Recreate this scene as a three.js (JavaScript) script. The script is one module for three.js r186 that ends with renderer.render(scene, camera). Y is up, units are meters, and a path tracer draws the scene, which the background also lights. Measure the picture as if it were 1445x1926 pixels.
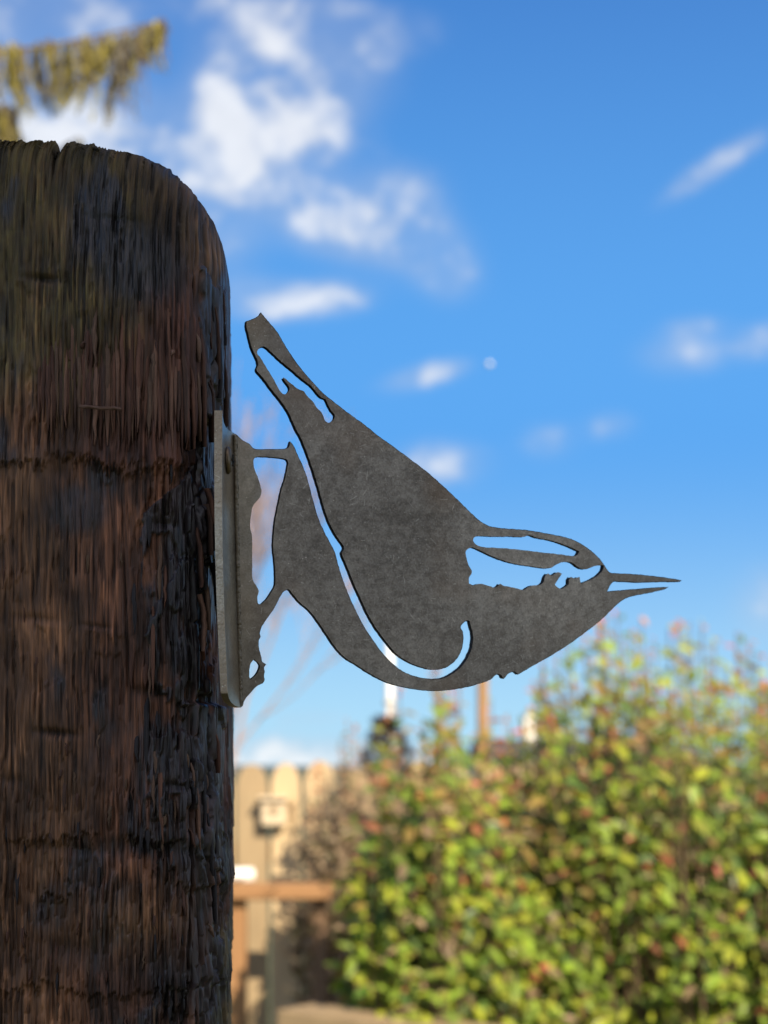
import * as THREE from 'three';
import { mergeGeometries, toCreasedNormals } from 'three/addons/utils/BufferGeometryUtils.js';
import { RoundedBoxGeometry } from 'three/addons/geometries/RoundedBoxGeometry.js';

// ---------------------------------------------------------------- camera, sky, sun, exposure
const scene = new THREE.Scene();
const EYE = 1.55, F = 3000, W = 1445, H = 1926, HORIZON = 1440;
const camera = new THREE.PerspectiveCamera(2 * Math.atan(H / 2 / F) * 180 / Math.PI, W / H, 0.02, 6000);
camera.position.set(0, EYE, 0);
camera.setViewOffset(W, H, 0, H / 2 - HORIZON, W, H);          // lens shifted upwards: uprights stay upright
camera.focus = 0.442;
camera.userData.fStop = 15.5;
camera.updateProjectionMatrix();
camera.updateMatrixWorld(true);

const renderer = new THREE.WebGLRenderer({ antialias: true });
renderer.toneMapping = THREE.LinearToneMapping;
renderer.toneMappingExposure = 1.7;
renderer.shadowMap.enabled = true;

const SUN_DIR = new THREE.Vector3(0.37, 0.54, 0.755).normalize();
const sun = new THREE.DirectionalLight(new THREE.Color(1.0, 0.84, 0.62), 4.8);
sun.position.copy(SUN_DIR).multiplyScalar(40);
sun.castShadow = true;
sun.shadow.mapSize.set(4096, 4096);
Object.assign(sun.shadow.camera, { left: -12, right: 12, top: 12, bottom: -12, near: 1, far: 90 });
scene.add(sun, sun.target);

// ---------------------------------------------------------------- small helpers
function mulberry(seed) {
  let s = seed | 0;
  return () => { s = (s + 0x6d2b79f5) | 0; let t = Math.imul(s ^ (s >>> 15), 1 | s); t = (t + Math.imul(t ^ (t >>> 7), 61 | t)) ^ t; return ((t ^ (t >>> 14)) >>> 0) / 4294967296; };
}
function hash(a, b = 0) {
  let h = Math.imul(a | 0, 374761393) ^ Math.imul(b | 0, 668265263); h = Math.imul(h ^ (h >>> 13), 1274126177); return ((h ^ (h >>> 16)) >>> 0) / 4294967296;
}
function noise(x, y) {                                            // value noise, 0..1
  const ix = Math.floor(x), iy = Math.floor(y); let fx = x - ix, fy = y - iy;
  fx = fx * fx * (3 - 2 * fx); fy = fy * fy * (3 - 2 * fy);
  const a = hash(ix, iy), b = hash(ix + 1, iy), c = hash(ix, iy + 1), d = hash(ix + 1, iy + 1);
  return (a + (b - a) * fx) * (1 - fy) + (c + (d - c) * fx) * fy;
}
const fbm = (x, y, n = 4) => { let s = 0, a = 0.5, t = 0; for (let i = 0; i < n; i++) { s += a * noise(x, y); t += a; a *= 0.5; x = x * 2.03 + 17.3; y = y * 2.03 + 9.1; } return s / t; };
const sstep = (a, b, x) => { const t = Math.min(1, Math.max(0, (x - a) / (b - a))); return t * t * (3 - 2 * t); };
const mix = (a, b, t) => a + (b - a) * t;
const mix3 = (a, b, t) => [mix(a[0], b[0], t), mix(a[1], b[1], t), mix(a[2], b[2], t)];
const at = (px, py, d) => new THREE.Vector3((px - 722.5) * d / F, EYE - (py - HORIZON) * d / F, -d);   // a sight line and a distance give a place
const rgb = (r, g, b) => new THREE.Color().setRGB(r, g, b);
const used = new Map();
function numbered(name) { const k = used.get(name) ?? 0; used.set(name, k + 1); return k ? name + '_' + String(k).padStart(3, '0') : name; }
function tag(o, label, category, group) { Object.assign(o.userData, { label, category }); if (group) o.userData.group = group; return o; }
function thing(name, label, category, pos = [0, 0, 0], turn = 0, group) {
  const o = new THREE.Group(); o.name = numbered(name); o.position.set(...pos); o.rotation.y = turn; tag(o, label, category, group); scene.add(o); return o;
}
function part(name, geo, mat, parent) { const m = new THREE.Mesh(geo, mat); m.name = name; m.castShadow = m.receiveShadow = true; parent.add(m); return m; }
function structure(name, geo, mat) { const m = part(name, geo, mat, scene); m.name = numbered(name); m.userData.kind = 'structure'; return m; }
function dataMap(w, h, f, color = false) {
  const d = new Uint8Array(w * h * 4);
  for (let y = 0; y < h; y++) for (let x = 0; x < w; x++) {
    const v = f(x / w, y / h), i = (y * w + x) * 4;
    if (typeof v === 'number') d[i] = d[i + 1] = d[i + 2] = Math.max(0, Math.min(255, v * 255));
    else for (let c = 0; c < 3; c++) { const l = Math.max(0, Math.min(1, v[c])); d[i + c] = 255 * (color ? (l < 0.0031308 ? l * 12.92 : 1.055 * l ** (1 / 2.4) - 0.055) : l); }
    d[i + 3] = 255;
  }
  const t = new THREE.DataTexture(d, w, h); t.magFilter = THREE.LinearFilter; t.minFilter = THREE.LinearFilter; t.wrapS = t.wrapT = THREE.MirroredRepeatWrapping;
  if (color) t.colorSpace = THREE.SRGBColorSpace; t.needsUpdate = true; return t;
}
const box = (w, h, d, x = 0, y = 0, z = 0, r = 0.004) => new RoundedBoxGeometry(w, h, d, 1, Math.min(r, w / 2.2, h / 2.2, d / 2.2)).translate(x, y, z);

const lerpTop = (list) => (px) => { if (px <= list[0][0]) return list[0][1]; for (let i = 1; i < list.length; i++) if (px < list[i][0]) return mix(list[i - 1][1], list[i][1], (px - list[i - 1][0]) / (list[i][0] - list[i - 1][0])); return list[list.length - 1][1]; };

// ---------------------------------------------------------------- sky: clear blue with broken cumulus
{
  const SW = 4096, SH = 2048, data = new Float32Array(SW * SH * 4);
  // clouds by azimuth (degrees to the right of the view), elevation, half sizes in degrees, density, slope
  const C = [];
  const cl = (px, py, rx, ry, w, s = 0) => { const tx = (px - 722.5) / F, ty = (HORIZON - py) / F; C.push([Math.atan(tx), Math.atan(ty / Math.hypot(1, tx)), rx / F, ry / F, w, s]); };
  cl(520, 160, 125, 105, 1.5, 0.1); cl(400, 270, 130, 70, 0.75, 0.3); cl(520, 270, 110, 80, 0.7); cl(470, 345, 90, 60, 0.5);
  cl(120, 215, 150, 75, 1.25); cl(20, 130, 140, 100, 0.7); cl(70, 15, 190, 50, 0.85); cl(500, 8, 150, 24, 0.6); cl(690, 150, 70, 60, 0.32);
  cl(680, 430, 120, 56, 1.25, -0.1); cl(800, 460, 85, 62, 0.9, -0.4); cl(840, 530, 50, 40, 0.4); cl(600, 430, 60, 36, 0.6); cl(750, 350, 90, 46, 0.5);
  cl(590, 565, 95, 30, 1.05, 0.05); cl(470, 560, 80, 36, 0.85); cl(430, 450, 70, 60, 0.6);
  cl(795, 708, 80, 24, 0.85, 0.2); cl(1345, 312, 85, 26, 0.85, 0.5); cl(1450, 640, 60, 32, 1.0, 0.1); cl(1275, 665, 80, 40, 0.6); cl(1310, 610, 60, 20, 0.4);
  cl(825, 872, 90, 44, 0.72); cl(1030, 830, 60, 40, 0.4); cl(1150, 800, 50, 30, 0.45); cl(600, 1425, 260, 36, 1.5); cl(590, 1350, 80, 20, 0.4);
  cl(470, 950, 120, 60, 0.4); cl(1440, 1145, 70, 80, 0.6); cl(760, 60, 90, 40, 0.3); cl(250, 420, 120, 90, 0.6);
  const rnd = mulberry(91);
  for (let i = 0; i < 210; i++) {                                  // the rest of the dome has the same broken cloud
    const az = (rnd() * 2 - 1) * Math.PI, el = 0.05 + 1.2 * rnd() ** 1.6;
    const s = 0.03 + 0.07 * rnd(), e = rnd(), w = 0.5 + 0.6 * rnd();
    if (Math.abs(az) < 0.42 && el < 0.62) continue;
    C.push([az, el, s * (1.2 + e), s * 0.7, w, 0.3 * (rnd() - 0.5)]);
  }
  const zen = [0.0165, 0.082, 0.295], mid = [0.064, 0.232, 0.525], hor = [0.27, 0.45, 0.57], warm = [0.80, 0.73, 0.64];
  for (let y = 0; y < SH; y++) {
    const el = ((y + 0.5) / SH - 0.5) * Math.PI, sy = Math.sin(el);
    const near = C.filter((c) => Math.abs(el - c[1]) < (c[3] + Math.abs(c[5]) * c[2]) * 2.4);
    for (let x = 0; x < SW; x++) {
      const i = (y * SW + x) * 4, th = ((x + 0.5) / SW - 0.5) * 2 * Math.PI, cx = Math.cos(th) * Math.cos(el), cz = Math.sin(th) * Math.cos(el);
      const cs = cx * SUN_DIR.x + sy * SUN_DIR.y + cz * SUN_DIR.z;
      const t = Math.max(0, el) / 0.5;
      let c = t < 0.42 ? mix3(hor, mid, sstep(0, 0.42, t) ** 0.8) : mix3(mid, zen, sstep(0.42, 1.25, t));
      const glow = 0.5 * Math.exp(-(1 - cs) * 3.2);
      c = mix3(c, warm, Math.min(0.75, glow * 1.3)); c = c.map((v) => v * (1 + glow * 0.5));
      if (el > -0.02) {
        const az = Math.atan2(cx, -cz);
        let d = 0;
        for (const k of near) {
          let dx = az - k[0]; if (dx > Math.PI) dx -= 2 * Math.PI; else if (dx < -Math.PI) dx += 2 * Math.PI;
          dx *= Math.cos(el); if (Math.abs(dx) > k[2] * 2.6) continue;
          const dy = el - k[1] - k[5] * dx;
          d += k[4] * Math.exp(-(dx * dx) / (k[2] * k[2]) - (dy * dy) / (k[3] * k[3]));
        }
        if (d > 0.05) {
          const wx = 0.05 * (fbm(az * 22, el * 22, 3) - 0.5), n = fbm((az + wx) * 30 + 5, (el - wx) * 38 + 3, 5), n2 = fbm(az * 74 + 31, el * 92 + 11, 4);
          const body = 1.25 * (1 - Math.exp(-d * 1.05)) * (0.10 + 1.5 * n) + (n2 - 0.5) * 0.52 * Math.min(1, d * 1.5);
          const a = sstep(0.10, 1.12, body);
          const lit = 0.76 + 0.2 * sstep(0.35, 1.1, body) + 0.12 * (n2 - 0.5) ;
          const cc = mix3([0.72, 0.80, 0.95], [0.97, 0.98, 1.0], sstep(0.3, 1.0, body)).map((v) => v * lit * 0.60 * (1 + glow * 0.8));
          c = mix3(c, cc, Math.max(a * 0.84, 0.34 * sstep(0.04, 0.8, d) * (0.45 + 0.9 * n)));
        }
      }
      data[i] = c[0]; data[i + 1] = c[1]; data[i + 2] = c[2]; data[i + 3] = 1;
    }
  }
  const sky = new THREE.DataTexture(data, SW, SH, THREE.RGBAFormat, THREE.FloatType);
  sky.mapping = THREE.EquirectangularReflectionMapping; sky.magFilter = THREE.LinearFilter; sky.needsUpdate = true;
  scene.background = sky; scene.environment = sky; scene.environmentIntensity = 1;
}

// ---------------------------------------------------------------- ground
{
  const g = new THREE.PlaneGeometry(4000, 4000, 160, 160).rotateX(-Math.PI / 2), p = g.attributes.position;
  for (let i = 0; i < p.count; i++) {
    const x = p.getX(i), z = p.getZ(i), r = Math.hypot(x, z);
    p.setY(i, -2.2 * sstep(12, 60, -z) + (r > 120 ? 2 * (fbm(x / 300, z / 300, 2) - 0.5) : 0) - (r > 120 ? 0.6 : 0));
  }
  g.computeVertexNormals();
  const grass = dataMap(512, 512, (u, v) => { const n = fbm(u * 40, v * 40, 4), m = fbm(u * 9 + 4, v * 9, 3); return mix3([0.045, 0.06, 0.018], [0.10, 0.105, 0.04], n * 0.7 + m * 0.3); }, true);
  grass.repeat.set(800, 800);
  structure('ground', g, new THREE.MeshStandardMaterial({ map: grass, roughness: 1 }));
}

// ---------------------------------------------------------------- unseen shed, added behind the viewer on the sun's side to shade the post
{
  const shed = thing('added_shade_shed', 'tall narrow timber shed added unseen behind the viewpoint to shade the post', 'shed', [1.06, 0, 1.85]);
  const wm = new THREE.MeshStandardMaterial({ color: rgb(0.34, 0.26, 0.19), roughness: 0.85 });
  part('wall', box(1.25, 2.95, 1.6, 0, 1.475, 0, 0.02), wm, shed);
  part('roof', box(1.37, 0.12, 1.75, 0, 3.015, 0, 0.02), new THREE.MeshStandardMaterial({ color: rgb(0.06, 0.06, 0.065), roughness: 0.9 }), shed);
  const door = part('door', box(0.8, 1.95, 0.05, 0, 1.0, -0.83), new THREE.MeshStandardMaterial({ color: rgb(0.24, 0.19, 0.14), roughness: 0.8 }), shed);
  part('handle', box(0.03, 0.14, 0.04, -0.3, 1.0, -0.875), new THREE.MeshStandardMaterial({ color: rgb(0.05, 0.05, 0.05), metalness: 0.6, roughness: 0.5 }), door);
}

// ---------------------------------------------------------------- the old timber post
const MM = 0.001, PXM = 0.0001437;                                // one picture unit on the post's face, in metres
const TOP = at(0, 258, 0.432).y;
// fibre relief of the weathered face, in mm; U across the face, V down from the top (both in units of PXM)
const DENTS = [[72, 523, 34, 7, 1.6], [92, 1381, 34, 7, 1.9], [250, 1303, 34, 12, 1.6], [118, 1790, 44, 18, 1.0], [95, 888, 16, 14, 0.9], [330, 560, 14, 40, 1.2], [20, 1470, 26, 12, 1.0], [190, 410, 60, 8, 0.5],
  [60, 1165, 46, 8, 0.8], [260, 1600, 120, 14, 0.9], [120, 1600, 90, 10, 0.7], [270, 985, 24, 8, 1.0], [390, 590, 7, 36, 0.9], [345, 660, 8, 60, 1.5], [352, 575, 6, 50, 1.3], [288, 1480, 30, 8, 1.2], [160, 1180, 30, 5, 0.7], [330, 1700, 12, 60, 1.4]];
function splinters(U, V, wcol, Lmin, Lmax, seed) {
  const q = U / wcol, c = Math.floor(q), f = q - c, L = mix(Lmin, Lmax, hash(c, seed)), ph = (V / L + hash(c, seed + 3) * 9), s = ph - Math.floor(ph), k = Math.floor(ph);
  const r = hash(c * 7 + k, seed + 5);
  const left = (1 - s) * L, ends = Math.min(1, left / 3);               // the lower tip is torn to a point
  const wide = 0.16 + 0.84 * Math.min(1, left / (22 + 60 * r)) ** 0.8, off = (hash(c, k + seed) - 0.5) * (1 - wide);
  const prof = Math.max(0, 1 - Math.abs((f - 0.5 - off) / (0.5 * wide)) ** 2.2);
  return prof * (0.35 + 0.65 * s) * ends * (0.4 + 0.6 * r);
}
function wood(U, V) {
  const warp = 9 * (fbm(U * 0.006, V * 0.0032, 2) - 0.5) + 4 * (noise(U * 0.03, V * 0.011) - 0.5);
  const Uw = U + warp;
  const zoneA = sstep(40, 90, U) * (1 - sstep(345, 365, U)) * sstep(500, 600, V + 26 * (noise(Uw / 14, 3) - 0.5)) * (1 - sstep(-1, 2, V - (828 + 30 * noise(U / 60, 2) + 16 * hash(Math.floor(Uw / 8.5), 8) + 30 * hash(Math.floor(Uw / 5.2), 18) * (1 - Math.abs(2 * (Uw / 5.2 - Math.floor(Uw / 5.2)) - 1)) + 0.08 * U)));
  const zoneB = sstep(215, 280, U + 40 * (noise(V / 120, 5) - 0.5)) * sstep(850, 920, V);
  const zoneC = sstep(1380, 1520, V + 60 * (noise(U / 50, 1) - 0.5));
  const top = 1 - sstep(440, 560, V + 60 * (noise(U / 60, 9) - 0.5));
  const fib = 1 - Math.abs(2 * noise(Uw / 9.5, V / 260 + 3) - 1), fib2 = noise(Uw / 4.2, V / 110), fine = noise(Uw / 2.0, V / 46);
  const mid = noise(Uw / 3.4 + 40, V / 34), brk = noise(Uw / 5.5 + 9, V / 58 + 2);
  // short drying checks along the grain
  const qx = Uw / 15, qy = V / 92 + 0.5 * (Math.floor(qx) & 1), kx = Math.floor(qx), ky = Math.floor(qy), hk = hash(kx * 3 + 1, ky * 5 + 2);
  const check = hk < 0.65 ? Math.max(0, 1 - Math.abs(qx - kx - 0.3 - 0.4 * hash(kx, ky + 77) - 0.06 * Math.sin(V / 17)) * 15 / (1.3 + 1.6 * hash(ky, kx))) * sstep(0, 0.25, qy - ky) * sstep(0, 0.3, 1 - (qy - ky)) : 0;
  const region = 0.25 + 0.75 * sstep(0.38, 0.60, fbm(U / 75 + 31, V / 130 + 17, 3)), groove = region * sstep(0.60, 0.70, noise(Uw / 3.6 + 11, V / 105)), rib = region * sstep(0.64, 0.76, noise(Uw / 4.1 + 71, V / 78));
  let h = -0.42 * groove + 0.22 * rib + (0.55 * fib + 0.30 * fib2) * (1 - 0.5 * top) + 0.14 * (mid - 0.5) + 0.2 * sstep(0.45, 0.6, brk) - 0.7 * check;
  h += zoneA * (0.5 + 1.3 * splinters(Uw, V, 8.5, 160, 420, 1));
  h += zoneB * 1.5 * splinters(Uw, V, 12, 60, 260, 2) + (zoneC * 1.2 + 0.22) * (1 - zoneA) * splinters(Uw, V, 7.5, 26, 110, 4);
  const chipN = fbm(Uw * 0.010 + 2, V * 0.0034, 3) + 0.10 * (hash(Math.floor(Uw / 7), 12) - 0.5);
  const chip = sstep(0.515, 0.53, chipN), chip2 = sstep(0.60, 0.612, fbm(Uw * 0.016 + 12, V * 0.005 + 5, 3) + 0.09 * (hash(Math.floor(Uw / 6), 13) - 0.5));
  h += (1 - top * 0.7) * (chip * 0.75 - chip2 * 0.85) * (0.6 + 0.9 * zoneB + 0.4 * sstep(320, 350, U));
  h += 1.5 * (fbm(U / 90, V / 170, 3) - 0.5);
  // a sheet of old tar-soaked surface still clinging to the right of the face
  const jag = 9 * (noise(V / 26, 3) - 0.5) + 5 * (noise(V / 7, 4) - 0.5), Ls = mix(332, 240, sstep(840, 985, V)) + 22 * (noise(V / 90, 6) - 0.5) + jag, Rs = mix(398, 346, sstep(850, 960, V)) + 14 * (noise(V / 110, 8) - 0.5) + jag * 0.6;
  const gone = sstep(0.60, 0.62, fbm(U * 0.022 + 3, V * 0.0075 + 1, 3) + 0.05 * (hash(Math.floor(Uw / 6), 31) - 0.5)) + (U > 226 && U < 274 + 4 * noise(V / 5, 2) && V > 1306 + 5 * noise(U / 6, 1) && V < 1362 + 40 * hash(Math.floor(Uw / 7), 3) ? 1 : 0);
  const sheet = sstep(0, 3, U - Ls) * sstep(0, 3, Rs - U) * sstep(0, 4, V - 470 - 40 * noise(U / 12, 5)) * sstep(0, 3, 1490 + 60 * hash(Math.floor(Uw / 9), 7) - V) * (1 - Math.min(1, gone));
  h += sheet * (0.95 - 0.5 * zoneA);
  // tiers of fibre ends torn off one below the other
  for (let i = 0; i < 5; i++) {
    const e = [868, 1190, 1575, 1672, 1850][i] + 34 * (noise(U / 70, i + 50) - 0.5) + 26 * hash(Math.floor(Uw / 6.3), i + 60) * (1 - 0.7 * Math.abs(2 * (Uw / 6.3 - Math.floor(Uw / 6.3)) - 1)), len = i < 2 ? 70 : 100, q = (e - V) / len;
    if (q > 0 && q < 1) h += (i === 1 ? 0.45 : 1.0) * (1 - q) ** 1.5 * (1 - 0.8 * sheet) * sstep(0.25, 0.55, noise(U / 45 + 7 * i, 77));
  }
  let dent = 0;
  for (const [x, y, rx, ry, a] of DENTS) {
    const ex = (U - x) / rx, ey = (V - y - 0.1 * (U - x)) / ry; if (Math.abs(ex) < 2 && Math.abs(ey) < 2.2) dent += a * Math.exp(-ex * ex * 1.4 - ey * ey);
  }
  h -= dent;
  // drying cracks
  const crack = Math.max(0, 1 - Math.abs(Uw - 205 - 8 * noise(V / 200, 7)) / 2.2) * sstep(900, 980, V) * (1 - sstep(1260, 1350, V)) + Math.max(0, 1 - Math.abs(Uw - 82) / 2.6) * (1 - sstep(300, 345, V))
    + Math.max(0, 1 - Math.abs(Uw - 352 - 14 * Math.sin(V / 70)) / 3.6) * sstep(470, 520, V) * (1 - sstep(1000, 1100, V)) + Math.max(0, 1 - Math.abs(Uw - 318 + (V - 1400) * 0.02) / 3) * sstep(1250, 1300, V);
  h -= crack * 1.6;
  return { h, fib, fib2, fine, zoneA, zoneB, zoneC, top, chip, chip2, dent, crack: Math.min(1.5, crack + 0.9 * check), Uw, mid, brk, sheet, groove, rib };
}
function woodColor(U, V) {
  const w = wood(U, V), big = fbm(U / 110 + 3, V / 150 + 8, 4), big2 = fbm(U / 60 + 13, V / 200 + 2, 3), grain = 0.6 * noise(w.Uw / 2.9, V / 75) + 0.4 * noise(w.Uw / 1.5, V / 40), spot = fbm(U / 9, V / 14, 3);
  let c = mix3([0.062, 0.030, 0.018], [0.20, 0.092, 0.048], sstep(0.28, 0.72, big2));
  c = mix3(c, [0.105, 0.043, 0.026], 0.85 * w.zoneA * (0.5 + 0.5 * big));
  c = mix3(c, [0.22, 0.125, 0.058], 0.5 * (1 - sstep(60, 190, U + 70 * (big - 0.5))) * sstep(780, 900, V));
  const algae = (1 - sstep(170, 330, U + 0.14 * (V - 260) + 160 * (big - 0.5))) * (1 - sstep(620, 950, V + 200 * (big2 - 0.5))) ;
  c = mix3(c, [0.115, 0.100, 0.028], 0.88 * Math.max(algae, 0.5 * w.top) * (0.45 + 0.55 * spot));
  const mossLow = sstep(350, 385, U) * sstep(1740, 1800, V + 40 * (spot - 0.5)); c = mix3(c, [0.20, 0.155, 0.055], 0.75 * mossLow);
  // old black tar left on the face
  const tarN = fbm(U / 85 + 21, V / 210 + 4, 4);
  let tar = sstep(0.44, 0.56, tarN + 0.16 * sstep(200, 290, U) * sstep(420, 520, V) * (1 - sstep(345, 400, U)) + 0.13 * sstep(900, 1000, V) * sstep(200, 270, U) * (1 - sstep(350, 390, U)) - 0.26 * w.zoneA - 0.075 - 0.07 * (1 - sstep(60, 200, U)));
  tar *= 0.45 + 0.55 * sstep(0.3, 0.6, w.fib2 + 0.4 * w.chip);
  tar = Math.max(tar, w.sheet, (0.92 - 0.5 * w.zoneA) * sstep(0.25, 0.75, Math.exp(-(((U - 235) / 95) ** 2) - (((V - 500) / 95) ** 2)) + 0.5 * (tarN - 0.5)), 0.8 * sstep(0.35, 0.8, Math.exp(-(((U - 130) / 70) ** 2) - (((V - 960) / 60) ** 2)) + 0.6 * (tarN - 0.5))); c = mix3(c, [0.21, 0.082, 0.044], 0.7 * sstep(340, 356, U) * (1 - sstep(396, 420, U)) * sstep(960, 1040, V) * (1 - sstep(1480, 1600, V)) * (0.5 + 0.5 * big));
  c = mix3(c, [0.024, 0.023, 0.028], 0.9 * tar);
  const warmLow = Math.exp(-(((U - 230) / 90) ** 2) - (((V - 1730) / 70) ** 2)) + 0.6 * Math.exp(-(((U - 110) / 60) ** 2) - (((V - 1500) / 60) ** 2)); c = mix3(c, [0.25, 0.135, 0.062], 0.7 * Math.min(1, warmLow));
  const k = (0.58 + 0.60 * sstep(0.15, 0.95, w.fib * 0.4 + w.fib2 * 0.3 + w.mid * 0.3)) * (0.5 + 1.0 * grain) * (0.8 + 0.4 * w.fine) * (0.35 + 1.3 * fbm(U / 46 + 60, V / 70 + 7, 3)) * (0.85 + 0.3 * sstep(0.4, 0.62, w.brk)) * (1 - 0.62 * w.groove) * (1 + 0.65 * w.rib * (1 - 0.6 * w.top));
  c = c.map((v, i) => v * k * [0.92, 0.83, 0.80][i]);
  const hollowDark = Math.min(1, w.dent * 0.5 + w.crack * 0.9); c = mix3(c, [0.012, 0.010, 0.009], hollowDark * 0.8);  // darker in dents and cracks
  return { c, tar, w };
}
{
  const section = new THREE.CatmullRomCurve3([[-0.19, -0.56], [-0.193, -0.50], [-0.190, -0.447], [-0.180, -0.437], [-0.150, -0.4335], [-0.115, -0.4325], [-0.085, -0.432], [-0.068, -0.4318], [-0.060, -0.4326], [-0.054, -0.4345], [-0.0498, -0.4392], [-0.0474, -0.447], [-0.0462, -0.457],
    [-0.0460, -0.470], [-0.0478, -0.49], [-0.0535, -0.545], [-0.062, -0.562], [-0.12, -0.566], [-0.18, -0.566]].map(([x, z]) => new THREE.Vector3(x, 0, z)), true, 'centripetal');
  const pts = section.getSpacedPoints(6000), cols = [];
  let s0 = 0, start = 0;                                          // arc length measured from the sight line at the frame's left edge
  for (let i = 1; i < pts.length; i++) if (pts[i].z > -0.44 && pts[i - 1].x < -0.104 && pts[i].x >= -0.104) start = i;
  const step = pts[0].distanceTo(pts[1]);
  for (let i = 0; i < pts.length - 1;) {
    const fineCol = i > start - 30 && (pts[i].z > -0.478 && pts[i].x > -0.13);
    const a = pts[(i - 1 + pts.length) % pts.length], b = pts[(i + 1) % pts.length], n = new THREE.Vector3(-(b.z - a.z), 0, b.x - a.x).normalize();
    cols.push({ x: pts[i].x, z: pts[i].z, nx: -n.x, nz: -n.z, s: (i - start) * step });
    i += fineCol ? Math.max(1, Math.round(0.00027 / step)) : Math.round(0.003 / step);
  }
  { let u = 0; const k0 = cols.findIndex((c) => c.s >= 0); u = cols[k0].s; cols[k0].u = u;      // distance across as seen from the front; round the corner it goes on along the surface
    for (let i = k0 + 1; i < cols.length; i++) { u += (cols[i].s - cols[i - 1].s) * Math.max(Math.abs(cols[i].nz), 0.45); cols[i].u = u; }
    for (let i = k0 - 1; i >= 0; i--) cols[i].u = cols[i].s; }
  const mid = cols.find((c) => c.x > -0.1 && c.z > -0.44); if (mid.nz < 0) cols.forEach((c) => { c.nx *= -1; c.nz *= -1; });
  const rows = [];                                                // depth below the top, metres
  for (let i = 0; i < 40; i++) rows.push(0.0012 * (i / 40) ** 2);
  for (let y = 0.0012; y < 0.262; y += 0.0005) rows.push(y);
  for (let y = 0.262; y < TOP + 0.001; y += 0.02) rows.push(y);
  rows.push(TOP + 0.05);
  const P = [], UV = [], idx = [], nC = cols.length;
  for (const y of rows) {
    const V = 258 + y / PXM, t = Math.max(0, 1 - y / 0.0385);
    const inset = 0.0255 * (1 - Math.max(0, 1 - t ** 3.2) ** (1 / 2.2));
    const tw = sstep(0.006, 0, y);
    for (const c of cols) {
      const k = sstep(-0.15, -0.062, c.x), sU = c.u, U = (sU - inset * k) / PXM, shown = U > -60 && U < 700 && y < 0.29;
      let x = c.x - inset * k, z = c.z, yy = TOP - y;
      const h = shown ? wood(U, V).h * (1 - 0.4 * tw) : 0.3;
      const bury = sstep(0.0, 0.004, -0.0005 + 0) ;
      let d = (h - 0.9) * MM;
      d *= 1 - 0.55 * sstep(340, 400, c.u / PXM);
      d += 0.0016 * (fbm(c.s * 22 + 4, y * 9, 2) - 0.5);
      // the side is pared flat where the bracket sits
      const seat = sstep(765, 772, V) * (1 - sstep(1318, 1326, V)) * sstep(-0.0560, -0.0510, c.x) * (c.z > -0.50 ? 1 : 0);
      d -= seat * 0.0030;
      x += c.nx * d; z += c.nz * d;
      yy -= tw * (0.0007 * sstep(0, 250, U) + 0.0022 * Math.exp(-(((U - 82) / 6) ** 2))) + Math.max(tw, 0.8 * k * t * t) * 0.0009 * (noise(U / 8, 4) + 0.7 * hash(Math.floor(U / 5.5), 2) * sstep(0, 0.3, 1 - Math.abs(2 * (U / 5.5 - Math.floor(U / 5.5)) - 1)) + 0.4 * noise(U / 2.5, 2));
      P.push(x, yy, z); UV.push((sU - inset * k) / 0.11 + 0.02, 1 - y / 0.26);
    }
  }
  const nR = rows.length;
  for (let r = 0; r < nR - 1; r++) for (let c = 0; c < nC; c++) { const a = r * nC + c, b = r * nC + (c + 1) % nC, d = a + nC, e = b + nC; idx.push(a, d, b, b, d, e); }
  const cx = P.length / 3; P.push(-0.125, TOP - 0.003, -0.5); UV.push(0.3, 0.99);
  for (let c = 0; c < nC; c++) idx.push(cx, c, (c + 1) % nC);
  const g = new THREE.BufferGeometry();
  g.setAttribute('position', new THREE.Float32BufferAttribute(P, 3)); g.setAttribute('uv', new THREE.Float32BufferAttribute(UV, 2)); g.setIndex(idx); g.computeVertexNormals();
  // make sure faces look outwards
  { const n = g.attributes.normal, i = 60 * nC + cols.indexOf(mid); if (n.getZ(i) < 0) { for (let k = 0; k < idx.length; k += 3) { const q = idx[k + 1]; idx[k + 1] = idx[k + 2]; idx[k + 2] = q; } g.setIndex(idx); g.computeVertexNormals(); } }
  const TW = 900, TH = 2000, cache = new Float32Array(TW * TH * 3);
  const cd = new Uint8Array(TW * TH * 4), rd = new Uint8Array(TW * TH * 4), bd = new Uint8Array(TW * TH * 4), enc = (l) => 255 * (l < 0.0031308 ? l * 12.92 : 1.055 * Math.max(0, l) ** (1 / 2.4) - 0.055);
  for (let y = 0; y < TH; y++) for (let x = 0; x < TW; x++) {
    const U = ((x + 0.5) / TW - 0.02) * 0.11 / PXM, V = 258 + (1 - (y + 0.5) / TH) * 0.26 / PXM, q = woodColor(U, V), i = (y * TW + x) * 4;
    for (let c = 0; c < 3; c++) cd[i + c] = Math.min(255, enc(q.c[c]));
    rd[i] = rd[i + 1] = rd[i + 2] = 255 * Math.min(1, Math.max(0.3, 0.74 - 0.30 * q.tar + 0.2 * (q.w.fine - 0.5)));
    bd[i] = bd[i + 1] = bd[i + 2] = 255 * Math.min(1, 0.6 * q.w.fine + 0.4 * noise(q.w.Uw / 1.1, V / 22));
    cd[i + 3] = rd[i + 3] = bd[i + 3] = 255;
  }
  const T = (d, col) => { const t = new THREE.DataTexture(d, TW, TH); t.magFilter = t.minFilter = THREE.LinearFilter; t.wrapS = t.wrapT = THREE.MirroredRepeatWrapping; if (col) t.colorSpace = THREE.SRGBColorSpace; t.needsUpdate = true; return t; };
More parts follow.
